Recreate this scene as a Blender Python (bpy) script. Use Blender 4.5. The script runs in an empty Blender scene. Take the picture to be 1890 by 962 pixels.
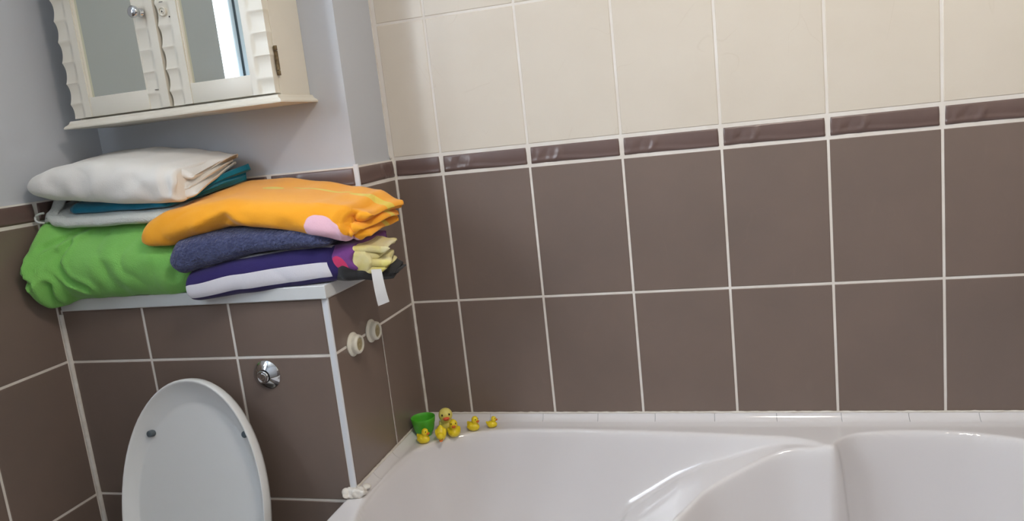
import bpy, bmesh, math, random
import numpy as np
from mathutils import Vector, Matrix, noise
PI = math.pi
S = bpy.context.scene
C = S.collection
random.seed(7)

# ------------------------------------------------------------------ camera
cam_d = bpy.data.cameras.new('camera')
cam = bpy.data.objects.new('camera', cam_d); C.objects.link(cam)
cam_d.sensor_fit = 'HORIZONTAL'; cam_d.sensor_width = 36.0
cam_d.lens = 1430.459 * 36.0 / 1890.0
cam_d.clip_start = 0.02
Rw = [(0.9599589596, 0.2586453284, -0.1076168666),
      (-0.0568663217, -0.1962430479, -0.9789049431),
      (-0.2743082523, 0.9458283461, -0.1736770637)]
m = Matrix.Identity(4)
for r in range(3):
    m[r][0] = Rw[0][r]; m[r][1] = -Rw[1][r]; m[r][2] = -Rw[2][r]
m[0][3], m[1][3], m[2][3] = 0.7244, -1.6298, 0.3871
cam.matrix_world = m
S.camera = cam

# ------------------------------------------------------------------ key planes (metres; z = 0 is a grout line, the floor is at FZ)
FZ, CZ = -0.83, 1.56
YP, YG, YE, WL = -0.1805, -0.1765, -0.3785, -0.6157      # alcove wall, grout, boxing front, left wall
WR, YB = 1.56, -2.35                                     # right wall, wall behind the camera
H, DD, X0, TW = 0.2918, 0.0455, 0.1144, 0.2
ZA, ZB, ZE = H + DD, H, -0.2735
RIM = -0.285
WY0, WY1, WZ0, WZ1 = -1.84, -0.915, 0.55, 1.42            # window opening in the left wall

# ------------------------------------------------------------------ world and lights
w = bpy.data.worlds.new('sky'); S.world = w; w.use_nodes = True
bg = w.node_tree.nodes['Background']
bg.inputs[0].default_value = (0.86, 0.93, 1.0, 1); bg.inputs[1].default_value = 21.0
S.view_settings.view_transform = 'Standard'; S.view_settings.look = 'None'
S.view_settings.gamma = 1.0; S.view_settings.use_curve_mapping = False
S.view_settings.exposure = 0.32

def area(name, loc, rot, sx, sy, power, col, portal=False, shape='RECTANGLE'):
    d = bpy.data.lights.new(name, 'AREA'); d.shape = shape; d.size = sx; d.size_y = sy
    d.energy = power; d.color = col
    if portal: d.cycles.is_portal = True
    o = bpy.data.objects.new(name, d); C.objects.link(o); o.location = loc; o.rotation_euler = rot
    return o
area('window_portal', (WL - 0.16, (WY0 + WY1) / 2, (WZ0 + WZ1) / 2), (0, -PI / 2, 0), WZ1 - WZ0, WY1 - WY0, 1, (1, 1, 1), True)
area('ceiling_lamp_light', (0.95, -1.05, CZ - 0.10), (0, 0, 0), 0.26, 0.26, 8, (1.0, 0.90, 0.79), shape='DISK')

# ------------------------------------------------------------------ materials
def lin(c): return tuple(((v / 255) / 12.92 if v / 255 <= 0.04045 else (((v / 255) + 0.055) / 1.055) ** 2.4) for v in c) + (1,)
class NT:
    def __init__(s, name):
        s.m = bpy.data.materials.new(name); s.m.use_nodes = True; s.t = s.m.node_tree
        s.b = s.t.nodes['Principled BSDF']
    def n(s, typ, **kw):
        nd = s.t.nodes.new(typ)
        for k, v in kw.items():
            if k == 'ins':
                for a, b in v.items(): nd.inputs[a].default_value = b
            else: setattr(nd, k, v)
        return nd
    def l(s, a, b): s.t.links.new(a, b)
    def math(s, op, a, b=None, c=None):
        nd = s.n('ShaderNodeMath', operation=op)
        for i, v in enumerate((a, b, c)):
            if v is None: continue
            if isinstance(v, (int, float)): nd.inputs[i].default_value = v
            else: s.l(v, nd.inputs[i])
        return nd.outputs[0]
    def mix(s, f, a, b):
        nd = s.n('ShaderNodeMix', data_type='RGBA')
        for i, v in ((0, f), (6, a), (7, b)):
            if isinstance(v, (int, float, tuple)): nd.inputs[i].default_value = v
            else: s.l(v, nd.inputs[i])
        return nd.outputs[2]
    def obj(s):
        return s.n('ShaderNodeTexCoord').outputs['Object']
def mat(name, col, rough=0.5, metal=0.0, var=None, vscale=6, bump=None, bscale=60, bdist=0.001, coat=0, sheen=0, sub=0, spec=None, detail=4, stretch=None):
    q = NT(name); b = q.b
    b.inputs['Base Color'].default_value = lin(col); b.inputs['Roughness'].default_value = rough
    b.inputs['Metallic'].default_value = metal
    b.inputs['Coat Weight'].default_value = coat; b.inputs['Coat Roughness'].default_value = 0.06
    b.inputs['Sheen Weight'].default_value = sheen
    if spec is not None: b.inputs['Specular IOR Level'].default_value = spec
    co = q.obj()
    if stretch:
        mp = q.n('ShaderNodeMapping'); mp.inputs['Scale'].default_value = stretch; q.l(co, mp.inputs[0]); co2 = mp.outputs[0]
    else: co2 = co
    if var:
        nz = q.n('ShaderNodeTexNoise', ins={'Scale': vscale, 'Detail': detail}); q.l(co, nz.inputs['Vector'])
        rp = q.n('ShaderNodeMapRange', ins={1: 0.3, 2: 0.7}); q.l(nz.outputs[0], rp.inputs[0])
        q.l(q.mix(rp.outputs[0], lin(col), lin(var)), b.inputs['Base Color'])
    if bump:
        nz = q.n('ShaderNodeTexNoise', ins={'Scale': bscale, 'Detail': 3}); q.l(co2, nz.inputs['Vector'])
        bp = q.n('ShaderNodeBump', ins={'Strength': bump, 'Distance': bdist}); q.l(nz.outputs[0], bp.inputs['Height'])
        q.l(bp.outputs[0], b.inputs['Normal'])
    return q.m
M = {}
M['paint'] = mat('lilac_grey_paint', (194, 198, 205), 0.75, bump=0.15, bscale=150, bdist=0.0006)
M['ceil'] = mat('ceiling_paint', (225, 224, 220), 0.8)
M['floor'] = mat('floor_vinyl', (120, 110, 100), 0.5, var=(135, 125, 115))
M['grout'] = mat('white_grout', (236, 233, 229), 0.7, var=(224, 217, 208), vscale=9, bump=0.3, bscale=120, bdist=0.0006)
M['silicone'] = mat('white_silicone', (228, 225, 220), 0.35, var=(208, 202, 192), vscale=40)
M['plastic'] = mat('white_plastic', (222, 226, 232), 0.3)
M['shelfm'] = mat('shelf_laminate', (218, 222, 224), 0.35)
M['acrylic'] = mat('bath_acrylic', (222, 220, 222), 0.12, coat=0.35)
M['porcelain'] = mat('porcelain', (232, 232, 230), 0.12, coat=0.3)
M['lid'] = mat('lid_plastic', (226, 229, 230), 0.22)
M['rubber'] = mat('grey_rubber', (88, 100, 108), 0.6)
M['chrome'] = mat('chrome', (205, 208, 212), 0.07, 1.0)
M['mirror'] = mat('mirror_glass', (222, 228, 220), 0.012, 1.0)
M['cabinet'] = mat('cream_cabinet_paint', (232, 227, 214), 0.38, var=(224, 218, 203), vscale=5, bump=0.12, bscale=90, bdist=0.0006)
M['dark'] = mat('dark_gap', (38, 32, 30), 0.8)
M['brass'] = mat('aged_brass', (140, 122, 92), 0.45, 0.7, var=(80, 66, 48), vscale=120)
M['capwhite'] = mat('ivory_plastic', (226, 223, 210), 0.32)
M['capdirty'] = mat('yellowed_plastic', (184, 172, 136), 0.5, var=(150, 136, 100), vscale=90)
M['duck'] = mat('yellow_vinyl', (240, 215, 40), 0.35)
M['duckpale'] = mat('pale_yellow_vinyl', (232, 222, 128), 0.4, var=(222, 208, 92), vscale=30)
M['beak'] = mat('orange_vinyl', (226, 120, 44), 0.4)
M['beakred'] = mat('coral_vinyl', (228, 96, 66), 0.4)
M['eye'] = mat('black_paint', (22, 22, 22), 0.3)
M['cup'] = mat('green_cup_plastic', (84, 184, 52), 0.4)
M['frame'] = mat('window_upvc', (214, 226, 238), 0.25)
M['gasket'] = mat('window_gasket', (50, 60, 68), 0.6)
M['black'] = mat('black_cloth', (38, 40, 44), 0.95, bump=0.4, bscale=500, sheen=0.2)
M['water'] = mat('water_drop', (235, 238, 240), 0.02, spec=0.8)

def tile_mat(name, c1, c2, rough, bulge=False, vein=None):
    q = NT(name); b = q.b; co = q.obj()
    nz = q.n('ShaderNodeTexNoise', ins={'Scale': 4.5, 'Detail': 5, 'Roughness': 0.6}); q.l(co, nz.inputs['Vector'])
    rp = q.n('ShaderNodeMapRange', ins={1: 0.3, 2: 0.7}); q.l(nz.outputs[0], rp.inputs[0])
    col = q.mix(rp.outputs[0], lin(c1), lin(c2))
    vo = q.n('ShaderNodeTexNoise', ins={'Scale': 3.0, 'Detail': 2, 'Distortion': 2.2})
    mp = q.n('ShaderNodeMapping'); mp.inputs['Location'].default_value = (3.1, 1.7, 5.3); mp.inputs['Scale'].default_value = (1.4, 1.4, 0.8); q.l(co, mp.inputs[0]); q.l(mp.outputs[0], vo.inputs['Vector'])
    d = q.math('ABSOLUTE', q.math('SUBTRACT', vo.outputs[0], 0.5))
    v = q.n('ShaderNodeMapRange', ins={1: 0.0, 2: 0.006, 3: 0.16, 4: 0.0}); q.l(d, v.inputs[0])
    n2 = q.n('ShaderNodeTexNoise', ins={'Scale': 11, 'Detail': 1}); q.l(co, n2.inputs['Vector'])
    g = q.n('ShaderNodeMapRange', ins={1: 0.52, 2: 0.62}); q.l(n2.outputs[0], g.inputs[0])
    col = q.mix(q.math('MULTIPLY', v.outputs[0], g.outputs[0]), col, lin(vein))
    q.l(col, b.inputs['Base Color']); b.inputs['Roughness'].default_value = rough
    fn = q.n('ShaderNodeTexNoise', ins={'Scale': 60 if bulge else 35, 'Detail': 2}); q.l(co, fn.inputs['Vector'])
    bp = q.n('ShaderNodeBump', ins={'Strength': 0.06, 'Distance': 0.0006}); q.l(fn.outputs[0], bp.inputs['Height']); q.l(bp.outputs[0], b.inputs['Normal'])
    return q.m
M['brown'] = tile_mat('brown_tile', (128, 112, 103), (120, 106, 98), 0.32, vein=(136, 120, 112))
M['dado'] = tile_mat('brown_border_tile', (112, 92, 87), (102, 84, 80), 0.3, True, vein=(118, 100, 96))
M['cream'] = tile_mat('cream_tile', (221, 213, 200), (216, 207, 193), 0.28, vein=(188, 174, 154))

def fabric(name, col, var=None, terry=0.5, scale=700, patches=(), bd=0.002, vs=14):
    """col: base; patches: (colour, centre(x,z), radii, angle) printed on the cloth, in object space"""
    q = NT(name); b = q.b; co = q.obj()
    b.inputs['Roughness'].default_value = 0.95; b.inputs['Sheen Weight'].default_value = 0.25
    b.inputs['Specular IOR Level'].default_value = 0.15
    nz = q.n('ShaderNodeTexNoise', ins={'Scale': vs, 'Detail': 5}); q.l(co, nz.inputs['Vector'])
    rp = q.n('ShaderNodeMapRange', ins={1: 0.3, 2: 0.7}); q.l(nz.outputs[0], rp.inputs[0])
    c = q.mix(rp.outputs[0], lin(col), lin(var or col))
    if patches:
        sp = q.n('ShaderNodeSeparateXYZ'); q.l(co, sp.inputs[0])
        wn = q.n('ShaderNodeTexNoise', ins={'Scale': 30, 'Detail': 1}); q.l(co, wn.inputs['Vector'])
        for (pc, (a0, a1), (px, pz), (rx, rz), ang) in patches:
            X, Z = sp.outputs[a0], sp.outputs[a1]
            dx = q.math('SUBTRACT', X, px); dz = q.math('SUBTRACT', Z, pz)
            ca, sa = math.cos(ang), math.sin(ang)
            u = q.math('ADD', q.math('MULTIPLY', dx, ca), q.math('MULTIPLY', dz, sa))
            v = q.math('SUBTRACT', q.math('MULTIPLY', dz, ca), q.math('MULTIPLY', dx, sa))
            u2 = q.math('POWER', q.math('ABSOLUTE', q.math('DIVIDE', u, rx)), 2.0); v2 = q.math('POWER', q.math('ABSOLUTE', q.math('DIVIDE', v, rz)), 2.0)
            dd = q.math('ADD', q.math('ADD', u2, v2), q.math('MULTIPLY', q.math('SUBTRACT', wn.outputs[0], 0.5), 0.8))
            f = q.n('ShaderNodeMapRange', ins={1: 1.04, 2: 0.96}); q.l(dd, f.inputs[0])
            c = q.mix(f.outputs[0], c, lin(pc))
    q.l(c, b.inputs['Base Color'])
    tn = q.n('ShaderNodeTexNoise', ins={'Scale': scale, 'Detail': 2}); q.l(co, tn.inputs['Vector'])
    tw = q.n('ShaderNodeTexNoise', ins={'Scale': 26, 'Detail': 3}); q.l(co, tw.inputs['Vector'])
    hh = q.math('ADD', tn.outputs[0], q.math('MULTIPLY', tw.outputs[0], 1.6))
    bp = q.n('ShaderNodeBump', ins={'Strength': terry, 'Distance': bd}); q.l(hh, bp.inputs['Height']); q.l(bp.outputs[0], b.inputs['Normal'])
    return q.m
YEL = (238, 208, 84)
M['f_green'] = fabric('green_fleece', (140, 208, 108), (130, 200, 100), 0.5, 500, bd=0.0025)
M['f_white'] = fabric('white_towelling', (236, 234, 230), (228, 226, 221), 0.3)
M['f_pale'] = fabric('pale_grey_towelling', (218, 223, 220), (206, 212, 210), 0.7, 400, bd=0.003)
M['f_teal'] = fabric('teal_towelling', (26, 122, 148), (18, 108, 136), 0.5)
M['f_orange'] = fabric('orange_towelling', (255, 178, 52), (250, 168, 42), 0.3, patches=(
    ((244, 198, 216), (0, 2), (0.020, 0.229), (0.040, 0.028), -0.70),
    ((244, 198, 216), (0, 2), (0.046, 0.208), (0.030, 0.016), -0.45),
    ((252, 170, 40), (0, 2), (0.022, 0.207), (0.012, 0.0055), -1.0),
    (YEL, (0, 1), (-0.135, -0.285), (0.022, 0.012), 0.1),
    (YEL, (0, 1), (-0.04, -0.262), (0.060, 0.006), 0.05),
    (YEL, (0, 1), (0.075, -0.262), (0.055, 0.012), 0.15)))
M['f_slate'] = fabric('slate_blue_terry', (84, 92, 130), (62, 68, 104), 1.0, 230, bd=0.006, vs=170)
M['f_yellow'] = fabric('pale_yellow_print', (228, 222, 190), (226, 214, 104), 0.3)
M['f_purple'] = fabric('purple_towelling', (128, 76, 146), (118, 66, 136), 0.4, patches=(
    ((206, 62, 108), (0, 2), (0.028, 0.163), (0.014, 0.020), 0.4),))
q = NT('navy_and_white_stripes'); b = q.b
b.inputs['Roughness'].default_value = 0.95; b.inputs['Sheen Weight'].default_value = 0.2; b.inputs['Specular IOR Level'].default_value = 0.15
uv = q.n('ShaderNodeUVMap'); sp = q.n('ShaderNodeSeparateXYZ'); q.l(uv.outputs[0], sp.inputs[0])
f = None
for lo, hi in ((0.285, 0.345), (0.475, 0.570), (0.72, 0.78)):
    a = q.math('MULTIPLY', q.math('GREATER_THAN', sp.outputs[1], lo), q.math('LESS_THAN', sp.outputs[1], hi))
    f = a if f is None else q.math('MAXIMUM', f, a)
f = q.math('MULTIPLY', f, q.math('LESS_THAN', sp.outputs[0], 0.012))
q.l(q.mix(f, lin((52, 44, 100)), lin((226, 226, 236))), b.inputs['Base Color'])
tn = q.n('ShaderNodeTexNoise', ins={'Scale': 600, 'Detail': 2}); q.l(q.obj(), tn.inputs['Vector'])
bp = q.n('ShaderNodeBump', ins={'Strength': 0.3, 'Distance': 0.002}); q.l(tn.outputs[0], bp.inputs['Height']); q.l(bp.outputs[0], b.inputs['Normal'])
M['f_stripe'] = q.m
# window glass: clear pane
q = NT('window_glass')
for nd in list(q.t.nodes):
    if nd.type == 'BSDF_PRINCIPLED': q.t.nodes.remove(nd)
tr = q.n('ShaderNodeBsdfTransparent'); gl = q.n('ShaderNodeBsdfGlossy', ins={'Roughness': 0.02}); lw = q.n('ShaderNodeLayerWeight', ins={'Blend': 0.5}); fr_ = q.math('ADD', q.math('MULTIPLY', q.math('POWER', lw.outputs['Facing'], 5.0), 0.8), 0.04)
mx = q.n('ShaderNodeMixShader'); q.l(fr_, mx.inputs[0]); q.l(tr.outputs[0], mx.inputs[1]); q.l(gl.outputs[0], mx.inputs[2])
q.l(mx.outputs[0], q.t.nodes['Material Output'].inputs[0]); M['glass'] = q.m
q = NT('lamp_glow'); q.b.inputs['Emission Color'].default_value = (1, 0.85, 0.68, 1); q.b.inputs['Emission Strength'].default_value = 6; M['lampglow'] = q.m

# ------------------------------------------------------------------ mesh helpers
def obj(name, bm, mats, parent=None, smooth=False, loc=None, angle=None):
    bmesh.ops.recalc_face_normals(bm, faces=bm.faces)
    me = bpy.data.meshes.new(name); bm.to_mesh(me); bm.free()
    o = bpy.data.objects.new(name, me); C.objects.link(o)
    if not isinstance(mats, (list, tuple)): mats = [mats]
    for x in mats: me.materials.append(M[x] if isinstance(x, str) else x)
    if smooth:
        for p in me.polygons: p.use_smooth = True
        if angle is not None:
            me.set_sharp_from_angle(angle=math.radians(angle))
    if parent: o.parent = parent
    if loc: o.location = loc
    return o
def tag(o, label, cat, group=None):
    o['label'] = label; o['category'] = cat
    if group: o['group'] = group
    return o
def empty(name, loc, label, cat, group=None, rotz=0):
    o = bpy.data.objects.new(name, None); C.objects.link(o); o.location = loc; o.rotation_euler = (0, 0, rotz)
    o.empty_display_size = 0.02
    return tag(o, label, cat, group)
def struct(o, label=None):
    o['kind'] = 'structure'
    if label: o['label'] = label
    return o
def box(bm, a, b, mi=0, bev=0.0, seg=2):
    x0, x1 = sorted((a[0], b[0])); y0, y1 = sorted((a[1], b[1])); z0, z1 = sorted((a[2], b[2]))
    v = [bm.verts.new((x, y, z)) for x in (x0, x1) for y in (y0, y1) for z in (z0, z1)]
    F = [bm.faces.new([v[i] for i in f]) for f in ((0, 1, 3, 2), (4, 6, 7, 5), (0, 4, 5, 1), (2, 3, 7, 6), (0, 2, 6, 4), (1, 5, 7, 3))]
    for f in F: f.material_index = mi
    if bev:
        es = set(e for f in F for e in f.edges)
        bmesh.ops.bevel(bm, geom=list(es), offset=bev, segments=seg, affect='EDGES', profile=0.5)
def lathe(bm, prof, mtx=None, n=40, mi=0):
    """prof: (r, h) around local z"""
    rings = []
    for r, h in prof:
        if r < 1e-6: rings.append([bm.verts.new((0, 0, h))])
        else: rings.append([bm.verts.new((r * math.cos(2 * PI * i / n), r * math.sin(2 * PI * i / n), h)) for i in range(n)])
    vs = [v for r in rings for v in r]
    for a, b_ in zip(rings, rings[1:]):
        for i in range(n):
            j = (i + 1) % n
            if len(a) == 1 and len(b_) == 1: continue
            if len(a) == 1: f = bm.faces.new((a[0], b_[i], b_[j]))
            elif len(b_) == 1: f = bm.faces.new((a[i], a[j], b_[0]))
            else: f = bm.faces.new((a[i], a[j], b_[j], b_[i]))
            f.material_index = mi
    if mtx is not None: bmesh.ops.transform(bm, matrix=mtx, verts=vs)
def ellipsoid(bm, c, r, rot=(0, 0, 0), u=20, v=14, mi=0):
    mt = Matrix.Translation(c) @ Matrix.Rotation(rot[2], 4, 'Z') @ Matrix.Rotation(rot[1], 4, 'Y') @ Matrix.Rotation(rot[0], 4, 'X') @ Matrix.Diagonal((r[0], r[1], r[2], 1))
    g = bmesh.ops.create_uvsphere(bm, u_segments=u, v_segments=v, radius=1, matrix=mt)
    for vv in g['verts']:
        for f in vv.link_faces: f.material_index = mi
def loft(bm, rings, cap=True, closed=True, mi=0):
    R = [[bm.verts.new(p) for p in r] for r in rings]
    n = len(R[0])
    for a, b_ in zip(R, R[1:]):
        for i in range(n if closed else n - 1):
            j = (i + 1) % n
            f = bm.faces.new((a[i], a[j], b_[j], b_[i])); f.material_index = mi
    if cap and closed:
        for r in (R[0], R[-1]):
            try: bm.faces.new(r).material_index = mi
            except ValueError: pass
    return R
def tube(bm, pts, rad, n=10, mi=0):
    rings = []
    for i, p in enumerate(pts):
        p = Vector(p); a = Vector(pts[max(i - 1, 0)]); c = Vector(pts[min(i + 1, len(pts) - 1)])
        t = (c - a).normalized(); up = Vector((0, 0, 1)) if abs(t.z) < 0.9 else Vector((1, 0, 0))
        s = t.cross(up).normalized(); q_ = s.cross(t)
        r = rad[i] if isinstance(rad, (list, tuple)) else rad
        rings.append([p + s * r * math.cos(2 * PI * k / n) + q_ * r * math.sin(2 * PI * k / n) for k in range(n)])
    loft(bm, rings, mi=mi)

# ------------------------------------------------------------------ tiled walls
GD = 0.0012
def tiles(bm, f, us, vs, mi, g=0.0052, ch=0.0012, bulge=0.0, th=0.006):
    """f(u,v,d) maps wall coordinates to space; d is the distance out of the tile face"""
    for u0, u1 in zip(us, us[1:]):
        for v0, v1 in zip(vs, vs[1:]):
            a0, a1, b0, b1 = min(u0, u1) + g / 2, max(u0, u1) - g / 2, min(v0, v1) + g / 2, max(v0, v1) - g / 2
            if a1 - a0 < 0.008 or b1 - b0 < 0.008: continue
            if not bulge:
                o = [bm.verts.new(f(u, v, -th)) for u, v in ((a0, b0), (a1, b0), (a1, b1), (a0, b1))]
                p = [bm.verts.new(f(u, v, -ch * 0.8)) for u, v in ((a0, b0), (a1, b0), (a1, b1), (a0, b1))]
                t = [bm.verts.new(f(u, v, 0)) for u, v in ((a0 + ch, b0 + ch), (a1 - ch, b0 + ch), (a1 - ch, b1 - ch), (a0 + ch, b1 - ch))]
                for x, y in ((o, p), (p, t)):
                    for i in range(4):
                        bm.faces.new((x[i], x[(i + 1) % 4], y[(i + 1) % 4], y[i])).material_index = mi
                bm.faces.new(t).material_index = mi
            else:
                nu = max(4, int((a1 - a0) / 0.0035)); nv = 12
                grid = []
                for j in range(nv + 1):
                    row = []
                    for i in range(nu + 1):
                        s, t = i / nu, j / nv
                        u, v = a0 + (a1 - a0) * s, b0 + (b1 - b0) * t
                        e = min(1, min(s * (a1 - a0), (1 - s) * (a1 - a0)) / 0.003, min(t, 1 - t) * (b1 - b0) / 0.003)
                        uu = (u - a0) if abs(a1 - a0) > 0.15 else u - (a1 - 0.196)
                        # moulded swirls at the left third of each border tile, raised wave along the lower edge
                        def ridge(c, k, w_, amp):
                            xx = uu - c - k * math.sin(t * PI) * 0.5 - 0.012 * t
                            return amp * math.exp(-(xx / w_) ** 2) * math.sin(PI * min(1, t * 1.15))
                        hgt = ridge(0.052, 0.012, 0.006, 0.0030) - ridge(0.034, -0.010, 0.005, 0.0018) + ridge(0.012, 0.004, 0.004, 0.0014)
                        hgt += 0.0022 * math.exp(-((t - 0.14 - 0.07 * math.sin(uu * 28)) / 0.10) ** 2)
                        hgt += 0.0022 * math.sin(PI * t)
                        row.append(bm.verts.new(f(u, v, -th * (1 - e) ** 2 * 0.6 + e * hgt - 0.001)))
                    grid.append(row)
                for j in range(nv):
                    for i in range(nu):
                        fc = bm.faces.new((grid[j][i], grid[j][i + 1], grid[j + 1][i + 1], grid[j + 1][i]))
                        fc.material_index = mi; fc.smooth = True
TM = ['grout', 'brown', 'dado', 'cream', 'paint']

# wall behind the bath (faces -y)
bm = bmesh.new(); F3 = lambda u, v, d: (u, -d, v)
xs = [0.0] + [X0 + TW * i for i in range(8)] + [WR]
box(bm, (-0.02, GD, FZ), (WR + 0.1, 0.12, CZ))
tiles(bm, F3, xs, [ZE, 0.0025], 1); tiles(bm, F3, xs, [0.0025, ZB], 1)
tiles(bm, F3, xs, [ZB, ZA], 2, bulge=1)
tiles(bm, F3, xs, [ZA + i * H for i in range(5)] + [CZ], 3)
struct(obj('wall_back', bm, TM), 'brown and cream tiled wall behind the bath')

# pier: painted above the border, tiled below; its side faces +x, its front faces -y and carries the cabinet
bm = bmesh.new(); F2 = lambda u, v, d: (d, -u, v)
box(bm, (-0.75, YP + GD, 0.10), (-GD, 0.119, ZA - 0.002))
box(bm, (-0.75, YP + 0.008, ZA - 0.002), (-0.008, 0.119, CZ), mi=4)
box(bm, (-0.75, YP + 0.03, FZ), (-0.022, 0.119, 0.10))
tiles(bm, F2, [0, -YP], [0.0, ZB], 1); tiles(bm, F2, [0, -YP], [ZB, ZA], 2, bulge=1)
F1 = lambda u, v, d: (u, YP - d, v)
j1 = [-0.61, -0.408, -0.208, -0.006]
tiles(bm, F1, j1, [0.134, ZB], 1); tiles(bm, F1, j1, [ZB, ZA], 2, bulge=1)
struct(obj('wall_alcove', bm, TM), 'lilac grey alcove wall with brown tiles below')

# boxing that hides the cistern
bm = bmesh.new()
box(bm, (WL, YE + GD, FZ), (-0.02, YP + 0.04, 0.108))
box(bm, (-0.021, YE + GD, ZE - 0.004), (-GD, YP + 0.004, 0.108))
box(bm, (-0.021, YP, ZE - 0.004), (-GD, 0.002, 0.12))
tiles(bm, F2, [-YG, -YE - 0.004], [ZE, -0.001], 1); tiles(bm, F2, [-YG, -YE - 0.004], [-0.001, 0.108], 1)
tiles(bm, F2, [0, -YG], [ZE, 0.0], 1)
F4 = lambda u, v, d: (u, YE - d, v)
fx = [WL + 0.002, -0.4145, -0.2145, -0.0105]
tiles(bm, F4, fx, [-0.003, 0.108], 1); tiles(bm, F4, fx, [-0.2985, -0.003], 1); tiles(bm, F4, fx, [-0.595, -0.2985], 1); tiles(bm, F4, fx, [FZ, -0.595], 1)
struct(obj('wall_boxing', bm, TM), 'low brown tiled boxing behind the toilet')

# left wall with the window opening
bm = bmesh.new(); F5 = lambda u, v, d: (WL + d, u, v)
def wslab(x0, x1, lo, hi, mi):
    box(bm, (x0, lo[0], lo[1]), (x1, hi[0], hi[1]), mi)
wslab(WL - 0.25, WL - GD, (YB, FZ), (0.12, ZA - 0.002), 0)
wslab(WL - 0.25, WL - 0.008, (YB, ZA - 0.002), (0.12, WZ0), 4)
wslab(WL - 0.25, WL - 0.008, (YB, WZ1), (0.12, CZ), 4)
wslab(WL - 0.25, WL - 0.008, (YB, WZ0), (WY0, WZ1), 4)
wslab(WL - 0.25, WL - 0.008, (WY1, WZ0), (0.12, WZ1), 4)
ys = [YP] + [-0.384 - TW * i for i in range(10)] + [YB]
tiles(bm, F5, ys, [FZ, -0.595], 1); tiles(bm, F5, ys, [-0.595, -0.2975], 1); tiles(bm, F5, ys, [-0.2975, 0.0], 1)
tiles(bm, F5, ys, [0.0, ZB], 1); tiles(bm, F5, ys, [ZB, ZA], 2, bulge=1)
struct(obj('wall_left', bm, TM), 'left wall, brown tiles below lilac grey paint')

# rest of the room shell
bm = bmesh.new(); box(bm, (WR + GD, YB - 0.1, FZ), (WR + 0.12, 0.12, CZ), 4)
F6 = lambda u, v, d: (WR - d, u, v)
ys2 = [0] + [-TW * i for i in range(1, 12)] + [YB]
for lo, hi, k in ((FZ, -0.595, 1), (-0.595, -0.2975, 1), (-0.2975, 0, 1), (0, ZB, 1)): tiles(bm, F6, ys2, [lo, hi], k)
tiles(bm, F6, ys2, [ZB, ZA], 2)
tiles(bm, F6, ys2, [ZA + i * H for i in range(5)] + [CZ], 3)
struct(obj('wall_right', bm, TM))
bm = bmesh.new(); box(bm, (WL - 0.25, YB, FZ), (WR + 0.12, YB - 0.12, CZ), 0); struct(obj('wall_rear', bm, 'paint'))
bm = bmesh.new(); box(bm, (WL - 0.25, YB - 0.12, FZ), (WR + 0.12, 0.12, FZ - 0.1)); struct(obj('floor', bm, 'floor'))
bm = bmesh.new(); box(bm, (WL - 0.25, YB - 0.12, CZ), (WR + 0.12, 0.12, CZ + 0.1)); struct(obj('ceiling', bm, 'ceil'))

# window
wn = bpy.data.objects.new('window_1', None); C.objects.link(wn); wn.location = (WL - 0.15, (WY0 + WY1) / 2, WZ0); struct(wn, 'white framed window high in the left wall')
def rel(o, p):
    o.parent = p; o.matrix_parent_inverse = Matrix.Translation(-Vector(p.location)); return o
bm = bmesh.new(); a, b_ = WL - 0.19, WL - 0.13
for y0, y1, z0, z1 in ((WY0, WY1, WZ0, WZ0 + 0.05), (WY0, WY1, WZ1 - 0.05, WZ1), (WY1 - 0.05, WY1, WZ0, WZ1), (WY0, WY0 + 0.05, WZ0, WZ1)):
    box(bm, (a, y0, z0), (b_, y1, z1), bev=0.004)
box(bm, (a, -1.40, WZ0 + 0.05), (b_, -1.170, WZ1 - 0.05), bev=0.006)
box(bm, (b_, -1.200, WZ0 + 0.05), (b_ + 0.004, -1.192, WZ1 - 0.05), mi=1)
rel(obj('window_frame', bm, ['frame', 'gasket']), wn)
bm = bmesh.new(); box(bm, (WL - 0.165, WY0 + 0.05, WZ0 + 0.05), (WL - 0.16, WY1 - 0.05, WZ1 - 0.05)); rel(obj('window_pane', bm, 'glass'), wn)
bm = bmesh.new(); box(bm, (WL - 0.13, WY0, WZ0 - 0.001), (WL + 0.012, WY1, WZ0 + 0.014), bev=0.004); rel(obj('window_sill', bm, 'frame'), wn)

# trims -------------------------------------------------------------
def vtrim(name, x, y, z0, z1, r, matn, label):
    bm = bmesh.new(); prof = []
    for z in (z0, z1):
        q_ = 0.003; prof.append([(x - r, y + 0.004, z), (x - r, y, z)] + [(x - q_ + q_ * math.cos(-PI / 2 + PI / 2 * k / 6), y + q_ + q_ * math.sin(-PI / 2 + PI / 2 * k / 6), z) for k in range(7)] + [(x, y + 0.004, z)])
    loft(bm, prof); return struct(obj(name, bm, matn, smooth=True, angle=50), label)
vtrim('trim_1', 0.0008, YE - 0.0008, RIM - 0.004, 0.108, 0.0115, 'plastic', 'white plastic corner bead on the boxing edge')
vtrim('trim_2', 0.0008, YP - 0.0008, 0.134, ZA + 0.002, 0.0095, 'plastic', 'white plastic corner bead on the pier edge')
def bead(name, pts, r, label, seed=0, wob=0.12, mn='silicone'):
    bm = bmesh.new(); P = []; Rr = []
    for a_, c_ in zip(pts, pts[1:]):
        a_, c_ = Vector(a_), Vector(c_); n = max(2, int((c_ - a_).length / 0.012))
        for i in range(n):
            p = a_.lerp(c_, i / n); P.append(p); Rr.append(r * (1 + wob * 2 * noise.noise(p * 60 + Vector((seed, 0, 0)))))
    P.append(Vector(pts[-1])); Rr.append(r)
    tube(bm, P, Rr, 10); return struct(obj(name, bm, mn, smooth=True), label)
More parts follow.
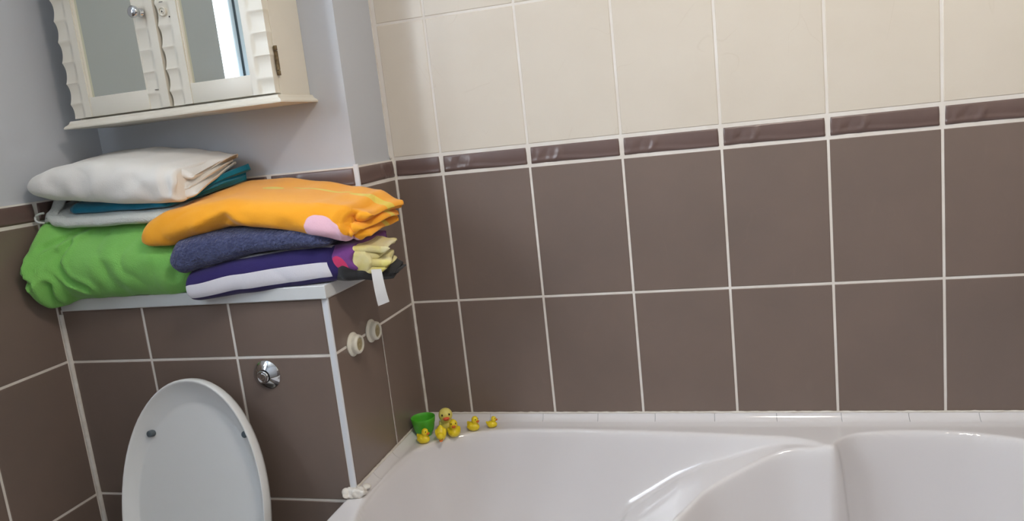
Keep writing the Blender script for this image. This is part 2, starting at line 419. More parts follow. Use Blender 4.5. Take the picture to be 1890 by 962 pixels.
bead('trim_3', [(0.0005, -0.0005, ZE), (0.0005, -0.0005, ZB), (-0.001, 0.001, ZB + 0.01), (-0.003, 0.0, ZA)], 0.0040, 'white grout line in the inner corner of the bath walls')
bead('trim_4', [(-0.004, -0.0005, ZA), (-0.0085, -0.0005, ZA + 0.01), (-0.0085, -0.0005, CZ)], 0.0022, 'thin sealant line between grey pier and cream tiles', 3)
bead('trim_5', [(WL + 0.001, YE - 0.001, FZ), (WL + 0.001, YE - 0.001, 0.10)], 0.0055, 'white sealant line left of the boxing', 5, 0.05)
bead('trim_6', [(WL, YP - 0.001, 0.14), (WL, YP - 0.001, ZA)], 0.003, 'grout line in the alcove corner', 6, 0.05)

# quadrant edging between bath and tiles
def quadrant(name, a, c, out, joints, label):
    """a->c along the wall; out = unit vector into the room"""
    bm = bmesh.new(); a, c, out = Vector(a), Vector(c), Vector(out); L = (c - a).length; d = (c - a) / L
    def sec(t, sc=1.0, sink=0.0):
        base = a + d * t; r = []
        hh, ww = 0.0165, 0.021
        for k in range(9):
            th = PI / 2 * k / 8
            # slightly concave face with rounded lip
            o_ = 0.003 + (ww - 0.003) * (1 - math.cos(th)) ** 0.8 - sink
            z_ = hh * (1 - math.sin(th) ** 1.25) - sink * 0.4
            r.append(base + out * max(o_, 0.0005) + Vector((0, 0, RIM + z_)))
        r.append(base + out * (ww - sink) + Vector((0, 0, RIM - 0.001))); r.append(base + Vector((0, 0, RIM - 0.001))); r.append(base + Vector((0, 0, RIM + hh)))
        return r
    J = [0] + [j for j in joints if 0.005 < j < L - 0.005] + [L]
    for j0, j1_ in zip(J, J[1:]):
        loft(bm, [sec(j0 + 0.0004), sec(j1_ - 0.0004)], mi=0)
    loft(bm, [sec(0, sink=0.0012), sec(L, sink=0.0012)], mi=1)
    n = int(L / 0.008); P = [a + d * (L * i / n) + out * 0.002 + Vector((0, 0, RIM + 0.0150 + 0.0012 * noise.noise((i * .7, 1, 2)))) for i in range(n + 1)]
    tube(bm, P, [0.0026 * (1 + .5 * noise.noise((i * .55, 4, name.__len__()))) for i in range(n + 1)], 8, mi=2)
    return struct(obj(name, bm, ['acrylic', 'rubber', 'silicone'], smooth=True, angle=50), label)
quadrant('trim_7', (0, 0, 0), (WR, 0, 0), (0, -1, 0), [0.287 + 0.1265 * (i - 2) for i in range(13)], 'white jointed edging strip along the back of the bath')
quadrant('trim_8', (0, 0, 0), (0, YE - 0.0, 0), (1, 0, 0), [0.105, 0.215, 0.31], 'white jointed edging strip at the left end of the bath')
# ragged silicone at the outer corner
bm = bmesh.new(); rs = random.Random(3)
for i in range(60):
    t = rs.random()
    p = (0.006 - 0.026 * rs.random() + 0.016 * t, YE - 0.006 + 0.03 * (t - 0.35) * (0.5 + rs.random()) * (1 if i % 2 else -0.2), RIM + 0.001 + rs.random() * 0.012)
    ellipsoid(bm, p, (0.004 + rs.random() * 0.008, 0.004 + rs.random() * 0.006, 0.002 + rs.random() * 0.005), (rs.random(), rs.random(), rs.random() * 3), 12, 8)
o9 = obj('trim_9', bm, 'silicone', smooth=True)
rm = o9.modifiers.new('blend', 'REMESH'); rm.mode = 'VOXEL'; rm.voxel_size = 0.0012; rm.use_smooth_shade = True
sm = o9.modifiers.new('smooth', 'SMOOTH'); sm.iterations = 5; sm.factor = 0.6
struct(o9, 'ragged lump of white silicone at the boxing foot')

# ------------------------------------------------------------------ bath
def crom(P, n=10, closed=True):
    P = [np.array(p, float) for p in P]; out = []; N = len(P)
    for i in range(N if closed else N - 1):
        p0, p1, p2, p3 = (P[(i - 1) % N], P[i], P[(i + 1) % N], P[(i + 2) % N]) if closed else (P[max(i - 1, 0)], P[i], P[i + 1], P[min(i + 2, N - 1)])
        for k in range(n):
            t = k / n
            out.append(0.5 * ((2 * p1) + (-p0 + p2) * t + (2 * p0 - 5 * p1 + 4 * p2 - p3) * t * t + (-p0 + 3 * p1 - 3 * p2 + p3) * t ** 3))
    if not closed: out.append(P[-1])
    return np.array(out)
def sdist(px, py, poly):
    """signed distance, positive inside"""
    d = np.full(px.shape, 1e9); ins = np.zeros(px.shape, bool)
    for (ax, ay), (bx, by) in zip(poly, np.roll(poly, -1, 0)):
        ex, ey = bx - ax, by - ay; wx, wy = px - ax, py - ay
        t = np.clip((wx * ex + wy * ey) / (ex * ex + ey * ey + 1e-12), 0, 1)
        d = np.minimum(d, (wx - ex * t) ** 2 + (wy - ey * t) ** 2)
        c1 = (ay <= py) != (by <= py)
        with np.errstate(divide='ignore', invalid='ignore'):
            xi = ax + (py - ay) * ex / (ey if abs(ey) > 1e-12 else 1e-12)
        ins ^= c1 & (px < xi)
    d = np.sqrt(d); return np.where(ins, d, -d)
outA = crom([(.085, -.60), (.045, -.48), (.026, -.40), (.023, -.31), (.030, -.215), (.052, -.150), (.105, -.098), (.165, -.073), (.232, -.062), (.33, -.061), (.417, -.065), (.55, -.072), (.646, -.080), (.75, -.091), (.83, -.104),
             (.885, -.16), (.90, -.3), (.88, -.6), (.70, -.745), (.35, -.76), (.16, -.71)])
outB = crom([(.870, -.134), (.81, -.126), (.75, -.142), (.650, -.190), (.592, -.250), (.52, -.315), (.43, -.38), (.35, -.47), (.36, -.62), (.55, -.72), (.85, -.77), (1.15, -.76), (1.38, -.66), (1.46, -.48), (1.44, -.32), (1.35, -.19), (1.23, -.110), (1.15, -.076), (1.06, -.064), (.99, -.068), (.935, -.082), (.902, -.110), (.889, -.135)])
BX0, BX1, BY0, BY1 = -0.0165, WR - 0.004, -0.84, -0.001
def smin(a, b, k):
    h = np.clip(0.5 + 0.5 * (b - a) / k, 0, 1); return b * (1 - h) + a * h - k * h * (1 - h)
def fil(d, r): d = np.maximum(d, 0); return d * d / (d + r)
def bath_depth(X, Y):
    dA, dB = sdist(X, Y, outA), sdist(X, Y, outB)
    fa = 0.385 * (1 - np.exp(-fil(dA, .005) / 0.075))
    xi = np.array([-.2, .25, .33, .40, .48, .59, .64, .75, .80, .86, 1.6]); li = np.array([.9, .5, .36, .25, .155, .085, .062, .025, .012, .004, .004])
    L = np.interp(X, xi, li)
    fa = smin(fa, L, 0.05 * np.clip((0.86 - X) / 0.2, 0.1, 1)) ; fa = np.where(dA > 0, np.maximum(fa, 0), 0)
    fb = 0.42 * (1 - np.exp(-fil(dB, .009) / np.interp(X, [.5, .875, .91], [.085, .070, .028]))) * (dB > 0)
    # soft maximum keeps the ledge edge rounded
    k = 0.010; D = -smin(-fa, -fb, k)
    D = np.where((dA <= 0) & (dB <= 0), 0, D)
    return np.maximum(D, 0)
gx = np.arange(BX0 + 0.006, BX1 - 0.003, 0.0036); gy = np.arange(BY0 + 0.006, BY1 - 0.003, 0.0036)
GX, GY = np.meshgrid(gx, gy); D = bath_depth(GX, GY)
for _ in range(2):
    Dp = np.pad(D, 1, mode='edge'); D = (Dp[1:-1, 1:-1] * 4 + Dp[:-2, 1:-1] + Dp[2:, 1:-1] + Dp[1:-1, :-2] + Dp[1:-1, 2:]) / 8
D = D - D[0, 0]
# front edge of the bath bows out: shape the plan of the rim
bm = bmesh.new(); V = []
for j in range(len(gy)):
    V.append([bm.verts.new((gx[i], gy[j], RIM - max(float(D[j, i]), 0))) for i in range(len(gx))])
for j in range(len(gy) - 1):
    for i in range(len(gx) - 1): bm.faces.new((V[j][i], V[j][i + 1], V[j + 1][i + 1], V[j + 1][i]))
ring = V[0][:] + [V[j][-1] for j in range(1, len(gy))] + V[-1][-2::-1] + [V[j][0] for j in range(len(gy) - 2, 0, -1)]
prev = ring; cx_, cy_ = (BX0 + BX1) / 2, (BY0 + BY1) / 2; hx, hy = (BX1 - BX0) / 2, (BY1 - BY0) / 2
for off, dz in ((0.003, -0.0008), (0.0052, -0.003), (0.006, -0.006), (0.006, -0.035), (0.0, -0.036)):
    cur = []
    for v in ring:
        x, y, z = v.co
        nx = x + (off if x > cx_ + hx - 0.012 else (-off if x < cx_ - hx + 0.012 else 0))
        ny = y + (off if y > cy_ + hy - 0.012 else (-off if y < cy_ - hy + 0.012 else 0))
        cur.append(bm.verts.new((nx, ny, RIM + dz)))
    for i in range(len(ring)):
        j = (i + 1) % len(ring); bm.faces.new((prev[i], prev[j], cur[j], cur[i]))
    prev = cur
bath = obj('bath', bm, 'acrylic', smooth=True)
tag(bath, 'white acrylic corner bath with moulded armrest below the brown tiles', 'bath')
bm = bmesh.new(); box(bm, (BX0 + 0.01, BY0 + 0.004, FZ), (BX1, BY0 + 0.012, RIM - 0.035), bev=0.002)
box(bm, (BX0 + 0.004, BY0 + 0.004, FZ), (BX0 + 0.012, YE - 0.01, RIM - 0.035), bev=0.002)
obj('side_panel', bm, 'acrylic', bath)
bm = bmesh.new(); lathe(bm, [(0, .004), (.012, .004), (.022, .0015), (.026, 0), (0.026, -.02)], Matrix.Translation((.95, -.48, RIM - .4195)))
obj('drain', bm, 'chrome', bath, smooth=True)

# ------------------------------------------------------------------ shelf on the boxing
bm = bmesh.new(); box(bm, (WL + 0.012, YE - 0.0085, 0.108), (0.0035, YP - 0.001, 0.133), bev=0.0015)
sh = tag(obj('shelf', bm, 'shelfm'), 'white laminate shelf board under the folded towels', 'shelf')

# ------------------------------------------------------------------ toilet with raised lid
TX = -0.288
toilet = empty('toilet', (TX, YE, FZ), 'white toilet with its oval lid raised against the boxing', 'toilet')
def egg(z, zc, a, bu, bd, p=2.0):
    t = (z - zc) / (bu if z > zc else bd); return a * max(0, 1 - abs(t) ** p) ** (1 / p)
def eggpts(a, bu, bd, n=72, pu=2.05, pd=2.6):
    o = []
    for i in range(n):
        th = 2 * PI * i / n; c, s = math.cos(th), math.sin(th); p = pu if s > 0 else pd
        o.append((a * math.copysign(abs(c) ** (2 / p), c), (bu if s > 0 else bd) * math.copysign(abs(s) ** (2 / p), s)))
    return o
bm = bmesh.new()
# local: x across, z along the lid, y depth (negative toward the room)
steps = [(0.93, 0.93, 0.002), (0.985, 0.985, -0.002), (1.0, 1.0, -0.010), (1.0, 1.0, -0.024), (0.992, 0.992, -0.027), (0.980, 0.983, -0.027), (0.968, 0.972, -0.0245),
         (0.935, 0.92, -0.014), (0.90, 0.86, -0.008), (0.878, 0.822, -0.0045), (0.868, 0.812, -0.0035), (0.85, 0.79, -0.0032)]
A_, BU, BD = 0.1605, 0.257, 0.150
rings = []
for fx_, fz_, yy in steps:
    rings.append([(x * fx_, yy, z * fz_) for x, z in eggpts(A_, BU, BD)])
R_ = loft(bm, rings, cap=True)
lid = obj('lid', bm, 'lid', toilet, smooth=True, angle=60)
lid.location = (0.0, -0.0895, -0.280 - FZ); lid.rotation_euler = (math.radians(-12), 0, 0)
for px in (-0.100, 0.114):
    bm = bmesh.new(); lathe(bm, [(0, .0120), (.0050, .0120), (.0064, .0108), (.0068, .003), (.0068, 0)], Matrix.Translation((px + 0.0, -0.003, 0.150)) @ Matrix.Rotation(PI / 2, 4, 'X'), 24)
    obj('buffer', bm, 'rubber', lid, smooth=True, angle=50)['label'] = 'dark grey rubber buffer'
# seat ring and pan below the frame
def pan_ring(sx, y0, y1, z, n=48, inner=None):
    o = []
    for i in range(n):
        th = 2 * PI * i / n; c, s = math.cos(th), math.sin(th)
        o.append((sx * c, (y0 + y1) / 2 + (y1 - y0) / 2 * (-s) , z))
    return o
bm = bmesh.new(); zz = -0.415 - FZ
loft(bm, [pan_ring(.175, -.09, -.50, zz), pan_ring(.178, -.088, -.503, zz + .008), pan_ring(.172, -.09, -.497, zz + .018), pan_ring(.13, -.14, -.45, zz + .018), pan_ring(.125, -.145, -.445, zz + .008), pan_ring(.128, -.142, -.448, zz), pan_ring(.175, -.09, -.50, zz)], cap=False)
obj('seat', bm, 'lid', toilet, smooth=True, angle=50)
bm = bmesh.new()
loft(bm, [pan_ring(.11, -.02, -.36, 0), pan_ring(.11, -.02, -.36, .05), pan_ring(.115, -.02, -.38, .18), pan_ring(.165, -.012, -.47, .32), pan_ring(.178, -.008, -.50, zz - .012), pan_ring(.178, -.01, -.50, zz - .002),
          pan_ring(.128, -.14, -.45, zz - .002), pan_ring(.12, -.15, -.44, zz - .03), pan_ring(.08, -.20, -.38, zz - .16), pan_ring(.04, -.25, -.33, zz - .2)])
obj('pan', bm, 'porcelain', toilet, smooth=True, angle=50)
for sx in (-0.075, 0.075):
    bm = bmesh.new(); lathe(bm, [(0, .012), (.010, .012), (.013, .008), (.013, -.012), (0, -.012)], Matrix.Translation((sx, -.085, zz + .012)) @ Matrix.Rotation(PI / 2, 4, 'Y'), 20)
    obj('hinge', bm, 'chrome', toilet, smooth=True, angle=50)

# chrome flush button
fb = empty('flush_button', (-0.1535, YE, -0.0385), 'round chrome flush button on the tiles right of the toilet lid', 'flush button')
MR = Matrix.Rotation(PI / 2, 4, 'X')
bm = bmesh.new(); lathe(bm, [(0.0290, 0), (0.0290, .0015), (.0275, .003), (.0150, .0115), (.0135, .012), (.0135, .006), (0, .006)], MR, 48); obj('bezel', bm, 'chrome', fb, smooth=True, angle=35)
bm = bmesh.new(); lathe(bm, [(0.0122, .004), (0.0122, .0155), (.0110, .0168), (.0085, .0168), (.0080, .0190), (0, .0195)], MR, 40); obj('push_knob', bm, 'chrome', fb, smooth=True, angle=35)

# white screw caps on the boxing side
MY = Matrix.Rotation(PI / 2, 4, 'Y')
def wall_cap(y, z, label):
    r_ = empty('ivory_fitting', (0, y, z), label, 'fitting', 'round ivory caps on the boxing side')
    bm = bmesh.new(); lathe(bm, [(0.0235, 0), (0.0240, .0020), (.0225, .0040), (.0195, .0060), (.0188, .0085), (.0195, .0110), (.0185, .0150), (.0165, .0170), (.0138, .0172), (.0128, .0160), (.0128, .012), (0, .012)], MY, 48)
    obj('cap_body', bm, 'capwhite', r_, smooth=True, angle=40)
    bm = bmesh.new(); lathe(bm, [(.0126, .012), (.0120, .0145), (.004, .0150), (.003, .0135), (0, .0133)], MY, 36)
    obj('centre_disc', bm, 'capdirty', r_, smooth=True, angle=30)['label'] = 'yellowed recessed disc'
    return r_
wall_cap(-0.309, -0.003, 'ivory round wall cap nearer the white corner bead')
wall_cap(-0.226, 0.000, 'ivory round wall cap nearer the bath wall corner')

# ------------------------------------------------------------------ mirrored cabinet
CX0, CX1, CF, CB, CZ0, CZ1 = -0.562, -0.0860, -0.300, YP + 0.008, 0.4875, 0.93
cab = empty('wall_cabinet', (CX0, CB, CZ0), 'cream wall cabinet with two mirrored doors above the towels', 'cabinet')
def crel(o): o.parent = cab; o.matrix_parent_inverse = Matrix.Translation(-Vector(cab.location)); return o
bm = bmesh.new()
DT = 0.019
box(bm, (CX0, CF + DT, CZ0), (CX0 + 0.015, CB, CZ1), bev=.001); box(bm, (CX1 - 0.015, CF + DT, CZ0), (CX1, CB, CZ1), bev=.001)
i_ = .0148
box(bm, (CX0 + i_, CB - .006, CZ0 + .001), (CX1 - i_, CB - .0005, CZ1 - .001)); box(bm, (CX0 + i_, CF + DT + .001, CZ0 + .0005), (CX1 - i_, CB - .007, CZ0 + .014)); box(bm, (CX0 + i_, CF + DT + .001, CZ1 - .014), (CX1 - i_, CB - .007, CZ1 - .0005))
crel(obj('body', bm, 'cabinet'))
def cornice(z0, z1, flip):
    bm = bmesh.new(); R0 = []
    for t, o_ in ((0, .004), (.15, .006), (.35, .007), (.5, .010), (.65, .0135), (.82, .0155), (1, .0150)):
        z = z0 + (z1 - z0) * t
        R0.append([(CX0 - o_, CB, z), (CX0 - o_, CF - o_ * .8, z), (CX1 + o_, CF - o_ * .8, z), (CX1 + o_, CB, z)])
    loft(bm, R0); return crel(obj('moulding', bm, 'cabinet'))
cornice(CZ0, 0.4725, False); cornice(CZ1, CZ1 + .02, True)
def scal(v):
    return abs(math.sin(PI * ((v * 24.2) % 1.0)))**0.8
def stile(bm, xa, xb, z0, z1, wave_edge, scoop):
    """xa<xb; wave_edge: -1 left edge scalloped, +1 right edge, 0 none; scoop: (u0,u1) in 0..1 range that is carved"""
    nu, nz = 18, int((z1 - z0) / 0.0022); g = []
    yf, yb = CF, CF + DT
    for j in range(nz + 1):
        z = z0 + (z1 - z0) * j / nz; sc = (1 - scal(z - CZ0 + 0.008)); row = []
        ph = ((z - CZ0 + .008) * 24.2) % 1.0
        carve = math.sin(PI * ph) ** 0.7 * (0.65 + 0.35 * ph)
        for i in range(nu + 1):
            u = i / nu
            x = xa + (xb - xa) * u
            w_ = max(0, min(1, (u - scoop[0]) / 0.12)) * max(0, min(1, (scoop[1] - u) / 0.10)) if wave_edge == 0 else (max(0, min(1, (scoop[1] - u) / 0.12)) if wave_edge < 0 else max(0, min(1, (u - scoop[0]) / 0.12)))
            if wave_edge < 0: x += 0.0032 * carve * max(0, 1 - u * 4)
            if wave_edge > 0: x -= 0.0032 * carve * max(0, 1 - (1 - u) * 4)
            row.append((x, yf + 0.0048 * carve * w_, z))
        g.append(row)
    rings = []
    for row in g: rings.append(row + [(row[-1][0], yb, row[0][2]), (row[0][0], yb, row[0][2])])
    loft(bm, rings)
def door(x0, x1, sL, sR, label):
    o_ = bmesh.new(); sw = 0.048; rz = 0.0385; zb, zt = CZ0 + .004, CZ1 - .004
    stile(o_, x0, x0 + sw, zb, zt, *sL); stile(o_, x1 - sw, x1, zb, zt, *sR)
    box(o_, (x0 + sw, CF + .0015, zb), (x1 - sw, CF + DT, zb + rz), bev=.001); box(o_, (x0 + sw, CF + .0015, zt - rz), (x1 - sw, CF + DT, zt), bev=.001)
    # fine inner bead beside the mirror
    for xx in (x0 + sw, x1 - sw - .003): box(o_, (xx, CF + .003, zb + rz), (xx + .003, CF + .010, zt - rz))
    d_ = crel(obj('door', o_, 'cabinet', smooth=True, angle=35)); d_['label'] = label
    bm = bmesh.new(); box(bm, (x0 + sw + .002, CF + .0085, zb + rz - .002), (x1 - sw - .002, CF + .0125, zt - rz + .002))
    mr = obj('mirror', bm, 'mirror', d_)
    return d_
xm = -0.321
dl = door(CX0 + .001, xm - .0022, (-1, (0, .66)), (0, (-.2, .62)), 'left mirrored door')
dr = door(xm + .0022, CX1 - .0005, (-1, (0, .66)), (1, (.25, 1)), 'right mirrored door')
# knob on the left door
kx, kz = -0.352, 0.674
bm = bmesh.new(); lathe(bm, [(.0085, 0), (.0085, .002), (.006, .004), (.0048, .008), (.0055, .012), (.0095, .015), (.0115, .019), (.0112, .023), (.0085, .0265), (0, .028)], Matrix.Translation((kx, CF, kz)) @ MR, 36)
obj('knob', bm, 'chrome', dl, smooth=True)['label'] = 'round chrome knob'
# escutcheon ring with a dark hole where the right door's knob is missing
bm = bmesh.new(); ex, ez = -0.3035, 0.6695
lathe(bm, [(.0085, -.0045), (.0085, .001), (.0075, .0015), (.0068, .001), (.0066, -.001), (0, -.001)], Matrix.Translation((ex, CF, ez)) @ MR, 32)
lathe(bm, [(.0034, -.001), (.003, .0006), (0.0018, .0006)], Matrix.Translation((ex, CF, ez)) @ MR, 20)
lathe(bm, [(.0019, .0), (0, .0004)], Matrix.Translation((ex, CF, ez + .0006)) @ MR, 16, mi=1)
obj('screw_boss', bm, ['cabinet', 'dark'], dr, smooth=True, angle=40)
for dd_, (x0, x1, z0, z1) in ((dr, (-0.3070, -0.2990, .6870, .6880)), (dr, (-0.2905, -0.2885, .6570, .6595)), (dl, (-0.352, -0.343, .5267, .5276))):
    bm = bmesh.new(); box(bm, (x0, CF - .0002, z0), (x1, CF + .004, z1)); obj('paint_chip', bm, 'dark', dd_)
# hinge on the cabinet side
bm = bmesh.new(); hy, hz = CF + DT - 0.001, 0.551
for k, (z0, z1) in enumerate(((-.0275, -.0185), (-.0175, .0175), (.0185, .0275))):
    lathe(bm, [(0, z0), (.0036, z0), (.0036, z1), (0, z1)], Matrix.Translation((CX1 + .0022, hy, hz)), 16)
box(bm, (CX1 - .0005, hy - .003, hz - .026), (CX1 + .0010, hy + .0045, hz + .026))
crel(obj('hinge', bm, 'brass', smooth=True, angle=40))['label'] = 'aged brass hinge'

# ------------------------------------------------------------------ towels
def interp(tab, x):
    xs_ = [r[0] for r in tab]
    if x <= xs_[0]: return tab[0][1:]
    if x >= xs_[-1]: return tab[-1][1:]
    for a_, c_ in zip(tab, tab[1:]):
        if a_[0] <= x <= c_[0]:
            t = (x - a_[0]) / (c_[0] - a_[0]); t = t * t * (3 - 2 * t) * 0.6 + t * 0.4
            return [p + (r - p) * t for p, r in zip(a_[1:], c_[1:])]
def creases(v, s, tab):
    k = max(0, 1 - s * 2.6)
    if k <= 0: return
    for pts, w_, dep in tab:
        best = 9
        for (ax, az), (bx, bz) in zip(pts, pts[1:]):
            ex, ez = bx - ax, bz - az; t = max(0, min(1, ((v.x - ax) * ex + (v.z - az) * ez) / (ex * ex + ez * ez)))
            best = min(best, math.hypot(v.x - ax - ex * t, v.z - az - ez * t))
        q_ = best / w_
        v.y += k * dep * (math.exp(-q_ * q_) - 0.45 * math.exp(-((q_ - 2.0) / 0.9) ** 2))
def uoutline(a, th, b, bs, solid, rf=0.5, n=20, m=30):
    """outline of one folded layer opening to the back; (s,t)"""
    def path(hh, sb, rr):
        P = []
        for i in range(m): P.append((1 - (1 - sb - rr) * i / (m - 1), 0.5 + hh))
        for i in range(1, n * 2):
            th_ = PI / 2 + PI * i / (2 * n)
            P.append((sb + rr + rr * math.cos(th_), 0.5 + hh * math.copysign(abs(math.sin(th_)) ** 0.8, math.sin(th_))))
        for i in range(m): P.append((sb + rr + (1 - sb - rr) * i / (m - 1), 0.5 - hh))
        return P
    hh = 0.5 - a
    out = path(hh, b, bs)
    if not solid: out += path(hh - th, b + th * 0.55, max(0.02, bs - th * 0.4))[::-1]
    return out, None
def towel(name, tab, layers, matn, label, nx=130, amp=0.004, seed=0, wr=(9, 22), roundL=0.02, roundR=0.006, skew=0.0, sag=None, wrdir=(1, 1, 1), xw=0.004, sp_=0.75):
    """tab rows: x, yFront, yBack, zBottomFront, zTopFront, zBottomBack, zTopBack
    layers: list of (a, thickness, b, solid, xEndOffset)"""
    root = bmesh.new(); uvl = root.loops.layers.uv.new('UVMap')
    xa, xb = tab[0][0], tab[-1][0]
    for li, (a, th, bfr, solid, xo) in enumerate(layers):
        slab = isinstance(th, tuple); RR = roundR
        if slab:
            h0, h1 = th; hm, hh_ = (h0 + h1) / 2, (h1 - h0) / 2; kk = 24; out = []
            for i in range(kk): out.append((1 - (1 - bfr - .06) * i / (kk - 1), h1))
            for i in range(1, 16): out.append((bfr + .06 + .06 * math.cos(PI / 2 + PI * i / 16), hm + hh_ * math.sin(PI / 2 + PI * i / 16)))
            for i in range(kk): out.append((bfr + .06 + (1 - bfr - .06) * i / (kk - 1), h0))
            tl = tab[-1]; RR = (h1 - h0) * max(tl[4] - tl[3], tl[6] - tl[5]) * 0.62
        else: out, _ = uoutline(a, th, bfr, 0.16 if a < 0.1 else 0.10, solid)
        n = len(out); xe = xb + xo; st = []
        # stations, denser at the ends
        for i in range(nx + 1):
            st.append(xa + (xe - xa) * i / nx)
        NL = 9
        st = [xa + roundL * (1 - math.cos(PI / 2 * k / NL)) for k in range(NL)] + [x for x in st if xa + roundL <= x <= xe - RR] + [xe - RR * (1 - math.sin(PI / 2 * k / 7)) for k in range(1, 8)]
        rings = []
        for x in st:
            yF, yB, zbF, ztF, zbB, ztB = interp(tab, x)
            kL = 1.0
            if x < xa + roundL: q_ = (xa + roundL - x) / roundL; kL = max(0.03, math.sqrt(max(0, 1 - q_ * q_)))
            ins = 0.0
            if x > xe - RR:
                q_ = (x - (xe - RR)) / RR; cq = 1 - math.sqrt(max(0, 1 - q_ * q_))
                if slab: ins = (th[1] - th[0]) * (ztF - zbF) * 0.47 * cq
                else: ins = min(RR * 0.75, (ztF - zbF) * (0.46 * th if not solid else 0.4 * (1 - 2 * a))) * cq
            P = []
            for s, t in out:
                y = yF + (yB - yF) * s
                zb = zbF + (zbB - zbF) * s ** sp_; zt = ztF + (ztB - ztF) * s
                # crown the top a little
                z = zb + (zt - zb) * t
                zm = (zb + zt) / 2; z = zm + (z - zm) * kL; y = y + (1 - kL) * 0.02 * (1 - s)
                P.append([y, z])
            if ins > 0:
                Q = []
                for i in range(n):
                    a0, a1 = P[i - 1], P[(i + 1) % n]; tx, tz = a1[0] - a0[0], a1[1] - a0[1]; l_ = math.hypot(tx, tz) or 1
                    Q.append([P[i][0] + ins * (tz / l_), P[i][1] - ins * (tx / l_)])
                # make sure the inset goes inward
                def ar(pp): return sum(pp[i - 1][0] * pp[i][1] - pp[i][0] * pp[i - 1][1] for i in range(len(pp)))
                if abs(ar(Q)) > abs(ar(P)):
                    Q = [[P[i][0] * 2 - Q[i][0], P[i][1] * 2 - Q[i][1]] for i in range(n)]
                P = Q
            ring = []
            fr_ = (x - xa) / (xe - xa)
            for (y, z), (s, t) in zip(P, out):
                v = Vector((x + skew * s * fr_, y, z))
                pv = Vector((v.x * wrdir[0], v.y * wrdir[1], v.z * wrdir[2]))
                nv = noise.noise_vector(pv * wr[0] + Vector((seed, seed * .3, 1))); n2 = noise.noise_vector(pv * wr[1] + Vector((1, seed, 2)))
                rdg = 1 - abs(noise.noise(pv * wr[0] * 1.4 + Vector((seed * 2, 3, 5)))) * 2
                v += nv * amp + n2 * amp * 0.5
                v.y += amp * 0.6 * max(0, rdg) ** 3 * (1 - s)
                if slab: v.z += 0.0022 * math.sin(s * 7 + li * 1.9) * fr_ ** 6; v.x += 0.006 * math.sin(s * 5.5 + li * 2.3) * fr_ ** 8
                v.x += xw * fr_ ** 6 * math.sin(t * 8 + seed + li * 2) 
                if sag: v = sag(v, s, t, x)
                ring.append(v)
            rings.append(ring)
        R = [[root.verts.new(p) for p in r] for r in rings]
        for i_, (A, B) in enumerate(zip(R, R[1:])):
            for i in range(n):
                j = (i + 1) % n
                f_ = root.faces.new((A[i], A[j], B[j], B[i])); f_.smooth = True
                for lp, (uu, vv) in zip(f_.loops, ((i_, i), (i_, i + 1), (i_ + 1, i + 1), (i_ + 1, i))):
                    half = n if (solid or slab) else n / 2
                    lp[uvl].uv = (st[min(uu, len(st) - 1)], vv / half)
        for r in (R[0], R[-1]):
            # fan the cap: outline may be concave, let blender tessellate
            f_ = root.faces.new(r)
            bmesh.ops.triangulate(root, faces=[f_])
    o = obj(name, root, matn, smooth=True)
    return o
TG = 'folded towels stacked on the white shelf'
ST = 0.1335
# green: large, bulging forward over the shelf edge, against the left wall
GC = [([(-.500, .276), (-.573, .245)], .005, .010), ([(-.600, .223), (-.604, .20), (-.585, .178)], .005, .010), ([(-.528, .250), (-.542, .217), (-.520, .178), (-.49, .160)], .006, .010),
      ([(-.562, .175), (-.571, .125)], .006, .016), ([(-.241, .166), (-.256, .146)], .003, .008), ([(-.582, .204), (-.548, .234)], .005, .006), ([(-.42, .150), (-.44, .20)], .012, .004), ([(-.30, .170), (-.275, .200)], .008, .004)]
def sag_green(v, s, t, x):
    k = max(0, 1 - s * 2.2)                       # front face
    v.y -= 0.016 * math.sin(PI * min(1, max(0, t))) * k * 0.7
    v.y += 0.040 * k * max(0, t - 0.55) * 2         # top leans back
    creases(v, s, GC)
    if v.x < -0.608: v.x = -0.608 + (v.x + 0.608) * 0.1
    if s > 0.2 and v.z < ST: v.z = ST
    v.y = min(v.y, YP - 0.004)
    return v
g_ = towel('green_towel', [
    (-0.606, -0.444, -0.22, .122, .290, .135, .305),
    (-0.590, -0.456, -0.20, .120, .288, .135, .303),
    (-0.570, -0.444, -0.20, .122, .287, .135, .292),
    (-0.545, -0.424, -0.20, .129, .286, .135, .280),
    (-0.45, -0.418, -0.20, .132, .283, .135, .275),
    (-0.33, -0.414, -0.20, .132, .278, .135, .270),
    (-0.262, -0.392, -0.20, .133, .262, .135, .255),
    (-0.240, -0.382, -0.21, .135, .240, .137, .240)],
    [(0, .3, 0, True, 0)], 'f_green', '', amp=0.005, seed=4, roundL=0.012, roundR=0.022, sag=sag_green, wr=(11, 26))
tag(g_, 'large bright green fleece towel at the bottom left of the pile', 'towel', TG)
def clampy(v, s, t, x):
    if v.x < -0.608: v.x = -0.608 + (v.x + 0.608) * 0.05
    v.y = min(v.y, YP - 0.004)
    return v
p_ = towel('pale_towel', [
    (-0.590, -0.392, -0.20, .288, .318, .305, .350),
    (-0.565, -0.400, -0.20, .276, .306, .300, .345),
    (-0.53, -0.405, -0.20, .272, .300, .290, .330),
    (-0.42, -0.405, -0.20, .270, .298, .290, .325),
    (-0.30, -0.400, -0.20, .268, .296, .288, .322),
    (-0.270, -0.392, -0.21, .266, .290, .285, .315)],
    [(0, .42, 0, False, 0), (.46, .1, .12, True, -.01)], 'f_pale', '', amp=0.003, seed=9, roundL=0.008, roundR=0.006, sag=clampy)
tag(p_, 'pale grey thin towel with lace corner lying on the green towel', 'towel', TG)
